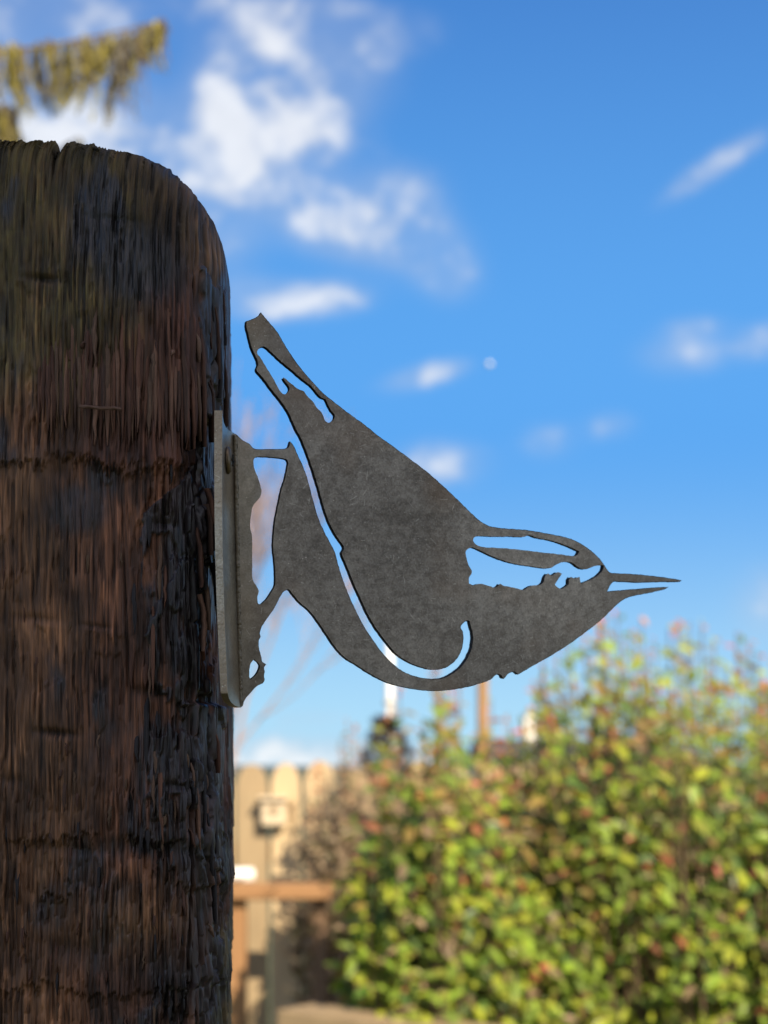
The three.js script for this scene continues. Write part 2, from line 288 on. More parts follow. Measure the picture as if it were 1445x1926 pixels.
  const m = new THREE.MeshStandardMaterial({ map: T(cd, true), roughnessMap: T(rd), roughness: 1, bumpMap: T(bd), bumpScale: 0.0006 });
  const post = thing('timber_post', 'old dark weathered timber post with a rounded top that carries the steel bird', 'post');
  part('timber', g, m, post);
  // torn fibres that stand off the face, each a sliver with its tip hanging down
  {
    const r = mulberry(303), grain = dataMap(64, 256, (u, v) => { const k = 0.32 + 0.95 * noise(u * 14, v * 7) * (0.6 + 0.5 * noise(u * 30, v * 40)); return [k, k * 0.97, k * 0.95]; }, true), tones = [[0.18, 0.080, 0.047], [0.235, 0.122, 0.076], [0.115, 0.050, 0.029], [0.165, 0.095, 0.058], [0.085, 0.042, 0.026], [0.028, 0.024, 0.026], [0.14, 0.080, 0.041]].map((c) => new THREE.MeshStandardMaterial({ color: rgb(...c), map: grain, roughness: 0.85 }));
    const place = (U, V, out) => { let best = cols[0], bd = 1e9; const y = (V - 258) * PXM, t = Math.max(0, 1 - y / 0.0385), inset = 0.0255 * (1 - Math.max(0, 1 - t ** 3.2) ** (1 / 2.2)); for (const c of cols) { const dd = Math.abs(c.u - inset * sstep(-0.15, -0.062, c.x) - U * PXM); if (dd < bd) { bd = dd; best = c; } } const d = out * MM - 0.0004; return [new THREE.Vector3(best.x - inset * sstep(-0.15, -0.062, best.x) + best.nx * d, TOP - y, best.z + best.nz * d), best]; };
    const sliver = (U, V0, V1, wid, tone, lift, bow) => {
      const n = 9, sec = 5, Pp = [], Ii = [], uvs = [], h0 = wood(U, mix(V0, V1, 0.5)).h, tw = 5 * (r() - 0.5), fork = r() < 0.3;
      for (let i = 0; i <= n; i++) {
        const t = i / n, V = mix(V0, V1, t), u = U + tw * t * t + bow * Math.sin(t * 3.1) + 0.8 * (r() - 0.5), taper = sstep(-0.12, 0.12, t) * (t < 0.6 ? 1 : Math.max(0.05, 1 - ((t - 0.6) / 0.4) ** 1.5)) * (0.85 + 0.3 * r());
        const [p, c] = place(u, V, Math.min(1.8, h0) - 0.9 - 0.75 + 1.05 * sstep(0, 0.4, t) + lift * t), hw = 0.5 * wid * PXM * taper, th = 0.0007 * (0.5 + 0.5 * taper) * (0.4 + 0.6 * t);
        for (let k = 0; k < sec; k++) { const a = (k / (sec - 1)) * Math.PI, q = Math.cos(a) * hw, o = Math.sin(a) * th; Pp.push(p.x - c.nz * -q + c.nx * o - 0, p.y, p.z + c.nx * -q + c.nz * o); uvs.push(k / sec + U * 0.13, t * (V1 - V0) / 190 + U); }
        const o = -0.0016; Pp.push(p.x + c.nx * o, p.y, p.z + c.nz * o); uvs.push(1, t);
      }
      const m = sec + 1; for (let i = 0; i < n; i++) for (let k = 0; k < m; k++) { const a = i * m + k, b = i * m + (k + 1) % m; Ii.push(a, a + m, b, b, a + m, b + m); }
      for (let k = 1; k < sec; k++) Ii.push(n * m, n * m + k, n * m + k + 1);
      const gg = new THREE.BufferGeometry(); gg.setAttribute('position', new THREE.Float32BufferAttribute(Pp, 3)); gg.setAttribute('uv', new THREE.Float32BufferAttribute(uvs, 2)); gg.setIndex(Ii); gg.computeVertexNormals();
      part('splinter', gg, tones[tone], post);
    };
    for (let i = 0; i < 72; i++) { const U = 62 + 272 * ((i + r()) / 72), top = 555 + 110 * r() + 60 * r() * r(), v1 = 790 + 0.16 * U + 60 * (r() - 0.45) - (r() < 0.35 ? 170 * r() : 0); sliver(U, top, v1, 5.5 + 6 * r(), [0, 1, 2, 3, 4, 0, 2][Math.floor(r() * 7)], 0.3 + 0.9 * r() * r(), 3 * (r() - 0.5)); }
    for (let i = 0; i < 40; i++) { const U = 215 + 150 * r(), v0 = 860 + 760 * r(), L = 50 + 130 * r() ** 2; sliver(U, v0, v0 + L, 4 + 7 * r(), r() < 0.55 ? 5 : Math.floor(r() * 5), 0.25 + 0.6 * r() * r(), 3 * (r() - 0.5)); }
    for (let i = 0; i < 75; i++) { const U = 4 + 350 * r(), v0 = 1360 + 540 * r(), L = 26 + 50 * r() ** 1.5; sliver(U, v0, v0 + L, 3.5 + 4 * r(), [4, 2, 6, 3, 2, 5][Math.floor(r() * 6)], 0.2 + 0.5 * r() * r(), 2 * (r() - 0.5)); }
    for (let i = 0; i < 14; i++) { const U = 4 + 210 * r(), v0 = 900 + 460 * r(), L = 30 + 70 * r() ** 1.5; sliver(U, v0, v0 + L, 3 + 4 * r(), [4, 2, 6, 6, 2][Math.floor(r() * 5)], 0.15 + 0.35 * r() * r(), 2 * (r() - 0.5)); }
    for (let i = 0; i < 14; i++) { const U = 345 + 50 * r(), v0 = 440 + 260 * r(), L = 60 + 120 * r(); sliver(U, v0, v0 + L, 5 + 8 * r(), r() < 0.5 ? 5 : 4, 0.2 + 0.4 * r(), 3 * (r() - 0.5)); }
  }
  // a loose sliver of wood caught across the splintered grain
  const stick = new THREE.TubeGeometry(new THREE.CatmullRomCurve3([at(150, 764, 0.4292), at(172, 766, 0.4282), at(200, 768, 0.4282), at(228, 768, 0.4295)]), 14, 0.00045, 6);
  const sp = stick.attributes.position; for (let i = 0; i < sp.count; i++) sp.setXYZ(i, sp.getX(i), sp.getY(i) + 0.00035 * (hash(i, 5) - 0.5), sp.getZ(i) + 0.0003 * (hash(i, 7) - 0.5));
  stick.computeVertexNormals();
  part('splinter', stick, new THREE.MeshStandardMaterial({ color: rgb(0.13, 0.07, 0.045), roughness: 0.9 }), post);
}

// ---------------------------------------------------------------- the steel bird
{
  const bird = thing('bird_sculpture', 'flat cut dark steel bird fixed head down to the timber post', 'bird sculpture');
  const D0 = 0.45, rot = new THREE.Euler(0.075, 0.27, 0, 'YXZ'), origin = at(447, 1070, D0);
  const M = new THREE.Matrix4().makeRotationFromEuler(rot).setPosition(origin), inv = M.clone().invert(), nrm = new THREE.Vector3(0, 0, 1).transformDirection(M);
  const eye = new THREE.Vector3(0, EYE, 0);
  const flat = ([px, py]) => {                                    // the outline, measured along sight lines, on the plate's own plane
    const dir = at(px, py, 1).sub(eye), t = origin.clone().sub(eye).dot(nrm) / dir.dot(nrm), p = eye.clone().addScaledVector(dir, t).applyMatrix4(inv); return new THREE.Vector2(p.x, p.y);
  };
  const pair = (a) => { const o = []; for (let i = 0; i < a.length; i += 2) o.push([a[i], a[i + 1]]); return o; };
  const smooth = (list) => {                                      // round gentle bends, keep sharp corners, slight torch-cut waviness
    const n = list.length, out = [];
    const sharp = list.map((p, i) => { const a = list[(i + n - 1) % n], b = list[(i + 1) % n], u = [p[0] - a[0], p[1] - a[1]], v = [b[0] - p[0], b[1] - p[1]]; return (u[0] * v[0] + u[1] * v[1]) / (Math.hypot(...u) * Math.hypot(...v) + 1e-9) < 0.45; });
    for (let i = 0; i < n; i++) {
      const p0 = list[(i + n - 1) % n], p1 = list[i], p2 = list[(i + 1) % n], p3 = list[(i + 2) % n], len = Math.hypot(p2[0] - p1[0], p2[1] - p1[1]);
      const t1 = sharp[i] ? [p2[0] - p1[0], p2[1] - p1[1]] : [(p2[0] - p0[0]) / 2, (p2[1] - p0[1]) / 2], t2 = sharp[(i + 1) % n] ? [p2[0] - p1[0], p2[1] - p1[1]] : [(p3[0] - p1[0]) / 2, (p3[1] - p1[1]) / 2];
      const l1 = Math.hypot(...t1) || 1, l2 = Math.hypot(...t2) || 1, s1 = Math.min(1, len / l1), s2 = Math.min(1, len / l2), k = Math.max(1, Math.min(8, Math.round(len / 4)));
      for (let j = 0; j < k; j++) {
        const t = j / k, a = 2 * t ** 3 - 3 * t * t + 1, b = t ** 3 - 2 * t * t + t, c = -2 * t ** 3 + 3 * t * t, d = t ** 3 - t * t, w = j ? 0.9 : 0;
        out.push([a * p1[0] + b * t1[0] * s1 + c * p2[0] + d * t2[0] * s2 + w * (noise(i * 3.7 + j * 1.3, 1) - 0.5), a * p1[1] + b * t1[1] * s1 + c * p2[1] + d * t2[1] * s2 + w * (noise(i * 3.7 + j * 1.3, 9) - 0.5)]);
      }
    }
    return out.map(flat);
  };
  const tail = pair([463, 604, 477, 599, 487, 593, 491, 587, 494, 591, 504, 603, 521, 623, 533, 643, 544, 661, 559, 683, 575, 703, 593, 723, 608, 739, 630, 757, 655, 776, 688, 800, 712, 819.5, 734, 835, 770, 861.5, 806, 889, 833, 913, 861, 939, 883, 961, 902.6, 979, 916, 987, 928, 991, 953, 994]);
  const crown = pair([993, 997, 1033, 1004, 1066, 1011, 1089, 1020, 1112, 1035, 1129, 1051, 1139, 1065, 1145, 1074, 1151, 1077.5, 1185, 1079, 1219, 1082, 1252, 1086, 1283.5, 1091.5, 1278, 1094.5, 1245, 1094.5, 1202, 1096, 1159, 1093.5, 1152, 1096, 1147, 1103, 1143, 1112.5]);
  const throat = pair([1155, 1111, 1195, 1108, 1235, 1105, 1258.5, 1104, 1252, 1108, 1219, 1116, 1192, 1121, 1175, 1127, 1159, 1139, 1139, 1159, 1119, 1176, 1096, 1194, 1072, 1211, 1036, 1234, 1006, 1250.6, 983, 1264, 974.5, 1269, 968, 1264, 961, 1265, 954.5, 1269, 951, 1274, 948, 1277, 944.6, 1275, 943, 1270.5, 936, 1268, 931, 1271, 923, 1278.5]);
  const belly = pair([886, 1291, 850, 1297.5, 817, 1300, 789, 1298, 756, 1292, 728, 1284, 698, 1269, 673, 1253, 648, 1237, 629, 1216, 612, 1191, 595, 1166, 581.5, 1149, 568, 1138, 554, 1123, 545, 1111]);
  const foot = pair([542, 1109, 535, 1112, 527, 1123, 518, 1141, 506, 1159, 493, 1178, 489, 1191, 490.7, 1198, 487, 1205, 488, 1220, 491.6, 1234, 494, 1245, 501.4, 1249.6, 497, 1256, 498.7, 1263, 497, 1272, 498.4, 1278, 495, 1285, 486, 1289, 478, 1296, 473, 1302, 463, 1313, 459, 1320, 457, 1328, 453, 1331]);
  const base = pair([450.5, 1250, 447, 1070, 442, 940, 436, 813, 445, 817, 457, 828, 468, 833.6, 480, 844, 535, 844, 542, 841, 545.5, 830]);
  const slotOut = pair([552, 837, 561, 856, 576, 892, 588, 936, 599.5, 975, 612, 1003, 626, 1029, 631, 1040, 637, 1063.6, 648, 1097, 659, 1124.5, 673, 1155, 687, 1181, 703, 1205, 720, 1228, 739, 1248, 761, 1264, 789, 1274, 817, 1277, 836, 1274, 856, 1263, 872, 1248, 886, 1221, 889, 1196, 885, 1177, 883, 1169, 879, 1167.4]);
  const slotIn = pair([871, 1173, 867, 1180, 871, 1187, 872, 1205, 868, 1224, 858, 1241, 842, 1254.6, 828, 1259, 811, 1260, 789, 1254.6, 767, 1245, 745, 1230, 725.5, 1207.5, 706, 1181, 691, 1155, 678, 1127, 664.6, 1097, 653.5, 1069, 644, 1047, 642.4, 1039, 646.6, 1032, 644, 1025, 634, 1011, 620, 986, 609, 956, 599.5, 922, 588, 884, 576, 850, 563.5, 820]);
  const under = pair([559, 813, 553, 800, 542, 776, 528, 755, 513, 736, 495, 712, 482, 696, 485, 685, 482, 674, 473, 654, 467.5, 634, 463, 614]);
  const shape = new THREE.Shape(smooth([...tail, ...crown, ...throat, ...belly, ...foot, ...base, ...slotOut, ...slotIn, ...under]));
  const hole = (...a) => shape.holes.push(new THREE.Path(smooth(pair(a))));
  hole(483, 665, 483, 660, 488.6, 653, 495, 650, 502, 653, 515, 665, 531, 680, 551, 696, 568, 711, 586, 725, 599, 740.5, 606, 747, 612.6, 749, 618, 760, 624, 771.5, 631, 780, 630, 788, 621, 796, 612.6, 793.6, 604, 776, 595, 767, 588, 756, 577, 745, 571.6, 737, 561.6, 733, 548, 723, 545, 720.6, 538, 714, 533.5, 710.6, 538, 717.5, 545, 727, 546, 733, 542, 739.4, 535, 742.7, 527, 737, 513, 712, 499.6, 690, 488.6, 672);
  hole(476, 866, 482, 858, 506, 858, 538, 862, 543, 868, 541, 884, 538, 898, 531, 920, 524, 952, 518.5, 981, 516, 1006, 515, 1028, 517.5, 1055, 519, 1078, 518.5, 1101, 513, 1112, 504, 1126, 495, 1135, 488, 1138, 484.4, 1135, 483.5, 1121, 486, 1112, 481, 1101, 474.5, 1090, 473.6, 1058, 473.6, 1010, 470, 992, 471, 972, 475, 952, 482.6, 941.5, 489, 934, 490.7, 920, 484, 896.5, 478, 882);
  hole(478, 1238, 486, 1245, 490, 1251, 488, 1261, 481, 1272, 470, 1280, 468, 1272, 468.5, 1258, 471, 1247);
  hole(889, 1016, 890.4, 1011, 898, 1007, 930, 1008, 963, 1008, 986, 1009, 993, 1006, 999, 1006, 1009, 1010, 1039, 1016, 1066, 1025, 1082, 1032, 1091, 1036.5, 1087, 1044.6, 1079, 1047, 1052.5, 1043.6, 1019, 1040, 979, 1035, 946, 1032, 906, 1029.5, 893, 1023);
  hole(875, 1038, 880, 1031.5, 890, 1028.6, 906, 1035.5, 933, 1048, 963, 1058, 996, 1063.6, 1033, 1068, 1046, 1061, 1059, 1056, 1076, 1057, 1089, 1066, 1101, 1070, 1119, 1063.6, 1137, 1062, 1135, 1073, 1125.6, 1083, 1112, 1091, 1092.4, 1099, 1089.7, 1086, 1082, 1089, 1074, 1086, 1071, 1091, 1071, 1099, 1059, 1108, 1049, 1106, 1042.6, 1100, 1049, 1089.5, 1056, 1079.5, 1049, 1077, 1039, 1083.5, 1031, 1079.5, 1026, 1086, 1024, 1094.5, 1016, 1101, 999, 1103, 986, 1110, 966, 1106, 946, 1102, 941, 1099, 938, 1103, 931, 1106, 916, 1102, 903, 1099, 890, 1102, 881.5, 1098, 881.5, 1086, 887, 1075.5, 880, 1061, 876, 1046);
  const TH = 0.0026, bev = 0.00016;
  const g = new THREE.ExtrudeGeometry(shape, { depth: TH - 2 * bev, bevelEnabled: true, bevelThickness: bev, bevelSize: bev, bevelOffset: -bev, bevelSegments: 1, curveSegments: 1 }).translate(0, 0, -TH + bev);
  // mill scale: mottled, speckled, with fine scratches
  const scr = []; { const r = mulberry(5); for (let i = 0; i < 900; i++) scr.push([r(), r(), r() * 6.28, 0.004 + 0.012 * r(), r()]); }
  const N = 1200, sp = new Float32Array(N * N);
  for (const [x, y, a, l, b] of scr) for (let t = 0; t < l; t += 0.0005) { const X = Math.floor(((x + t * Math.cos(a)) % 1 + 1) % 1 * N), Y = Math.floor(((y + t * Math.sin(a)) % 1 + 1) % 1 * N); sp[Y * N + X] = Math.max(sp[Y * N + X], b * 0.7); }
  { const r = mulberry(8); for (let i = 0; i < 15000; i++) { const k = Math.floor(r() * N * N), b = r() ** 3; sp[k] = Math.max(sp[k], b); if (r() < 0.4) sp[(k + 1) % (N * N)] = Math.max(sp[(k + 1) % (N * N)], b); if (r() < 0.3) sp[(k + N) % (N * N)] = Math.max(sp[(k + N) % (N * N)], b); } }
  const mott = (u, v) => 0.26 * fbm(u * 12, v * 12, 4) + 0.42 * fbm(u * 80, v * 80, 3) + 0.32 * noise(u * 420, v * 420);
  const mapC = dataMap(N, N, (u, v) => { const X = u * 0.15 - 0.0045, m = mott(u, v), big = fbm(u * 5 + 7, v * 5, 3), s = sp[Math.min(N - 1, Math.floor(v * N)) * N + Math.min(N - 1, Math.floor(u * N))]; let c = mix3([0.36, 0.316, 0.27], [0.56, 0.505, 0.44], sstep(0.2, 0.8, m)); c = mix3(c, [0.40, 0.285, 0.20], 0.6 * sstep(0.5, 0.72, big)); const wear = sstep(0.011, 0.001, X) * (0.35 + 0.65 * fbm(u * 60, v * 22, 3)); c = mix3(c, [0.85, 0.70, 0.48], 0.36 * wear); c = c.map((k) => k * (0.54 + 0.76 * fbm(u * 3.3 + 2, v * 3.3 + 5, 2)) * (0.91 + 0.18 * noise(u * 520, v * 520)) * (0.95 + 0.1 * noise(u * 26 + v * 9, v * 190))); return mix3(c, [1, 0.95, 0.84], s); }, true);
  const mapR = dataMap(N, N, (u, v) => 0.33 + 0.30 * (mott(u, v) - 0.3));
  const mapB = dataMap(N, N, (u, v) => 0.6 * noise(u * 460, v * 460) + 0.4 * fbm(u * 150, v * 150, 2));
  for (const t of [mapC, mapR, mapB]) { t.repeat.set(1 / 0.15, 1 / 0.15); t.offset.set(0.03, 0.3); }
  const face = new THREE.MeshStandardMaterial({ map: mapC, roughnessMap: mapR, roughness: 1, metalness: 0.75, bumpMap: mapB, bumpScale: 0.00004 });
  const cut = new THREE.MeshStandardMaterial({ color: rgb(0.045, 0.036, 0.032), map: mapR, roughness: 0.75, metalness: 0.3, bumpMap: mapB, bumpScale: 0.0002 });  // dark oxide cut walls, with their shade put into the colour
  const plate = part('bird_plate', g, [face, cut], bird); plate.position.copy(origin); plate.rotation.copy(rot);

  // the flange bent forward from the plate's left edge, flat against the post
  const onPlate = (px, py) => { const v = flat([px, py]); return new THREE.Vector3(v.x, v.y, 0).applyMatrix4(M); };
  const edge = [[438, 813.5, 420, 1], [452, 1330, 0, 1]];
  const colsT = [], bt = onPlate(440, 814), bb = onPlate(453.5, 1331), dF = 0.4315;
  const bd = [-bt.z, -bb.z];
  const steps = [[0, 418.7, 1304, 772, 428.6], [0.12, 419, 1308, 781, 429.5], [0.3, 421, 1314, 794, 431], [0.5, 425, 1321, 803.5, 435], [0.72, 430.5, 1327, 809, 442], [0.9, 436, 1330, 812.5, 449.5], [1, 440, 1331, 814, 453.5]];
  for (const [t, xt, yb, yt, xb] of steps) {
    const top = at(xt, yt, mix(dF, bd[0], t)), bot = at(xb, yb, mix(dF, bd[1], t)), col = [];
    for (let j = 0; j <= 24; j++) { const s = j / 24, p = top.clone().lerp(bot, s); p.x -= 0.0009 * Math.sin(s * Math.PI) * (1 - t * 0.6) * 0.7; col.push(p); }
    colsT.push(col);
  }
  const pos = [], ix = [], uv = [], nT = colsT.length, push = (p) => { pos.push(p.x, p.y, p.z); uv.push(p.z + p.x, p.y); return pos.length / 3 - 1; };
  const sheet = (grid, flip) => { const k = grid.map((r) => r.map(push)); for (let i = 0; i + 1 < k.length; i++) for (let j = 0; j + 1 < k[i].length; j++) { const [a, b, c, d] = [k[i][j], k[i + 1][j], k[i][j + 1], k[i + 1][j + 1]]; flip ? ix.push(a, b, c, b, d, c) : ix.push(a, c, b, b, c, d); } };
  const left = colsT.map((c) => c.map((p, j) => new THREE.Vector3(p.x - mix(0.0022, 0.0019, j / 24), p.y, p.z)));
  sheet(colsT, false); sheet(left, true);
  const loop = (a, b, flip) => sheet([a, b], flip);
  loop(colsT[0], left[0], true); loop(colsT[nT - 1], left[nT - 1], false);
  loop(colsT.map((c) => c[0]), left.map((c) => c[0]), false); loop(colsT.map((c) => c[24]), left.map((c) => c[24]), true);
  let tg = new THREE.BufferGeometry(); tg.setAttribute('position', new THREE.Float32BufferAttribute(pos, 3)); tg.setAttribute('uv', new THREE.Float32BufferAttribute(uv, 2)); tg.setIndex(ix);
  tg = toCreasedNormals(tg.toNonIndexed(), 0.6);
  const bright = new THREE.MeshPhysicalMaterial({ map: mapC, color: rgb(0.66, 0.655, 0.60), roughness: 0.36, metalness: 0.75, bumpMap: mapB, bumpScale: 0.0001 });
  part('mounting_flange', tg, bright, bird);
  // a rough weld bead along the bend
  const bead = []; for (let j = 0; j <= 60; j++) { const s = j / 60, p = onPlate(mix(442, 452.5, s), mix(819, 1322, s)); p.z += 0.0002; p.x += 0.0002 * (hash(j, 3) - 0.5); bead.push(p); }
  const bg = new THREE.TubeGeometry(new THREE.CatmullRomCurve3(bead), 240, 0.0006, 6), bp = bg.attributes.position;
  for (let i = 0; i < bp.count; i++) { const q = 0.00028; bp.setXYZ(i, bp.getX(i) + q * (hash(i, 1) - 0.5), bp.getY(i), bp.getZ(i) + q * (hash(i, 2) - 0.5)); }
  bg.computeVertexNormals();
  part('weld_bead', bg, new THREE.MeshStandardMaterial({ color: rgb(0.20, 0.165, 0.12), metalness: 0.7, roughness: 0.45 }), bird);
  // screw head in the flange
  const sc = at(429.5, 866, 0.4415), scr2 = new THREE.Group(); scr2.position.copy(sc); scr2.position.x += 0.0002; scr2.name = 'screw'; bird.add(scr2);
  const head = new THREE.LatheGeometry([[0, 0.0013], [0.0014, 0.0012], [0.0026, 0.0007], [0.0032, 0], [0.0032, -0.0006]].map(([x, y]) => new THREE.Vector2(x, y)), 20).rotateZ(-Math.PI / 2).scale(0.8, 1.2, 0.9);
  part('screw_head', head, new THREE.MeshStandardMaterial({ color: rgb(0.14, 0.10, 0.06), metalness: 0.8, roughness: 0.35 }), scr2);
  part('cross_slot', mergeGeometries([new THREE.BoxGeometry(0.0004, 0.0032, 0.0007), new THREE.BoxGeometry(0.0004, 0.0007, 0.0028)]).translate(0.0012, 0, 0), new THREE.MeshStandardMaterial({ color: rgb(0.02, 0.018, 0.015), roughness: 0.8 }), scr2);
}

// ---------------------------------------------------------------- timber for the fence and the railings
const grainMap = dataMap(256, 512, (u, v) => { const k = 0.72 + 0.35 * fbm(u * 26, v * 5, 3) + 0.12 * noise(u * 90, v * 14); return [k, k * 0.98, k * 0.94]; }, true);
const timber = (r, g, b) => new THREE.MeshStandardMaterial({ color: rgb(r, g, b), map: grainMap, roughness: 0.85 });
{
  const D = 5.5, mats = [timber(0.46, 0.35, 0.21), timber(0.54, 0.42, 0.265), timber(0.34, 0.26, 0.16), timber(0.43, 0.32, 0.19)];
  const fence = thing('picket_fence', 'pale sunlit timber picket fence with rounded tops behind the shrubs', 'fence', [0, 0, -D]);
  const heads = [];
  for (const wv of [0.104, 0.096]) {
    const s = new THREE.Shape(), w = wv / 2; s.moveTo(-w, 0); s.lineTo(w, 0); s.lineTo(w, 1.49); s.bezierCurveTo(w, 1.53, w * 0.6, 1.57, 0, 1.57); s.bezierCurveTo(-w * 0.6, 1.57, -w, 1.53, -w, 1.49);
    heads.push(new THREE.ExtrudeGeometry(s, { depth: 0.016, bevelEnabled: true, bevelThickness: 0.002, bevelSize: 0.002, bevelSegments: 1, curveSegments: 5 }));
  }
  const r = mulberry(33);
  for (let i = 0; i < 30; i++) {
    const x = -1.15 + i * 0.1165, p = part('picket', heads[i % 2], mats[Math.floor(r() * 4)], fence); p.position.set(x, -0.02 + 0.035 * (r() - 0.5), 0.003 * r()); p.rotation.z = 0.012 * (r() - 0.5);
  }
  for (const y of [0.35, 1.25]) part('rail', box(3.5, 0.07, 0.04, 0.5, y, -0.024), mats[2], fence);
}
{
  const D = 5.1, c = at(500, 1675, D);
  const rail = thing('timber_railing', 'low brown timber railing with a flat top board just right of the post', 'railing', [c.x, 0, -D]);
  const om = timber(0.32, 0.175, 0.08), dm = timber(0.16, 0.10, 0.06);
  const x1 = at(626, 1675, D).x - c.x, x0 = -1.2;
  part('top_board', box(x1 - x0, 0.052, 0.07, (x0 + x1) / 2, c.y, 0.02, 0.008), om, rail);
  const xl = at(447, 1800, D).x - c.x, xr = at(603, 1740, D).x - c.x;
  part('post', box(0.055, c.y - 0.03, 0.055, xl, (c.y - 0.03) / 2, -0.02), om, rail);
  part('post', box(0.045, c.y - 0.03, 0.045, xr, (c.y - 0.03) / 2, -0.02), dm, rail);
  part('rail', box(x1 - x0 - 0.1, 0.05, 0.03, (x0 + x1) / 2, 0.35, -0.02), om, rail);
  // white enamel mug lying on its side on the top board
  const mug = thing('mug', 'small white mug lying on its side on the railing', 'mug', [at(452, 1645, D).x, c.y + 0.026 + 0.024, -D + 0.02]);
  const white = new THREE.MeshStandardMaterial({ color: rgb(0.86, 0.85, 0.82), roughness: 0.25 });
  part('cup', new THREE.LatheGeometry([[0.001, -0.045], [0.02, -0.045], [0.024, -0.04], [0.024, 0.04], [0.0225, 0.04], [0.0225, -0.038], [0.001, -0.04]].map(([a, b]) => new THREE.Vector2(a, b)), 24).rotateZ(Math.PI / 2).rotateY(0.3), white, mug);
  part('handle', new THREE.TorusGeometry(0.014, 0.0035, 6, 16).rotateX(Math.PI / 2).translate(0, 0, 0.03), white, mug);
}
{
  const p = at(516, 1528, 5.46), nb = thing('nest_box', 'small pale nest box hung on the picket fence', 'nest box', [p.x, p.y, p.z + 0.02]);
  const wm = new THREE.MeshStandardMaterial({ color: rgb(0.58, 0.48, 0.34), roughness: 0.7 });
  part('box', box(0.082, 0.085, 0.05, 0, 0, 0), wm, nb); part('roof', box(0.1, 0.012, 0.075, 0, 0.05, 0.008, 0.003), wm, nb);
  part('entrance_hole', new THREE.CylinderGeometry(0.016, 0.016, 0.004, 20).rotateX(Math.PI / 2).translate(0, 0.008, 0.0255), new THREE.MeshStandardMaterial({ color: rgb(0.27, 0.20, 0.13), roughness: 1 }), nb);
}
{
  const a = at(590, 1886, 4.0), led = thing('timber_beam', 'pale timber beam slanting along the foot of the shrubs', 'beam', [a.x, 0, a.z], -0.66);
  const m = timber(0.34, 0.25, 0.14);
  part('beam', box(1.2, 0.16, 0.14, 0.6, a.y - 0.08, 0.07, 0.006), m, led);
  for (const x of [0.1, 1.1]) part('post', box(0.09, a.y - 0.162, 0.09, x, (a.y - 0.162) / 2, 0.07), m, led);
}

// ---------------------------------------------------------------- shrubs
function leafGeo(l, w) {                                          // pointed leaf, folded along its midrib and arched
  const n = 5, P = [], I = [];
  for (let i = 0; i <= n; i++) { const t = i / n, hw = w * 0.5 * Math.sin(Math.PI * t ** 0.85) , y = -0.16 * l * t * t; P.push(-hw, y + hw * 0.35, t * l, 0, y, t * l, hw, y + hw * 0.35, t * l); }
  for (let i = 0; i < n; i++) { const a = i * 3; I.push(a, a + 3, a + 1, a + 1, a + 3, a + 4, a + 1, a + 4, a + 2, a + 2, a + 4, a + 5); }
  const g = new THREE.BufferGeometry(); g.setAttribute('position', new THREE.Float32BufferAttribute(P, 3)); g.setIndex(I); g.computeVertexNormals(); return g;
}
const leafMat = new THREE.MeshPhysicalMaterial({ color: 0xffffff, roughness: 0.8, transmission: 0.42, thickness: 0, side: THREE.DoubleSide, clearcoat: 0.45, clearcoatRoughness: 0.3 });
const stemMat = new THREE.MeshStandardMaterial({ color: rgb(0.13, 0.085, 0.05), roughness: 0.9 });
function tube(points, r0, r1, seg = 6, sides = 5) {
  const c = new THREE.CatmullRomCurve3(points), g = new THREE.TubeGeometry(c, seg, 1, sides), p = g.attributes.position, q = new THREE.Vector3();
  for (let i = 0; i < p.count; i++) { const k = Math.floor(i / (sides + 1)), t = k / seg; c.getPointAt(t, q); const r = mix(r0, r1, t); p.setXYZ(i, q.x + (p.getX(i) - q.x) * r, q.y + (p.getY(i) - q.y) * r, q.z + (p.getZ(i) - q.z) * r); }
  g.deleteAttribute('uv'); return g;
}
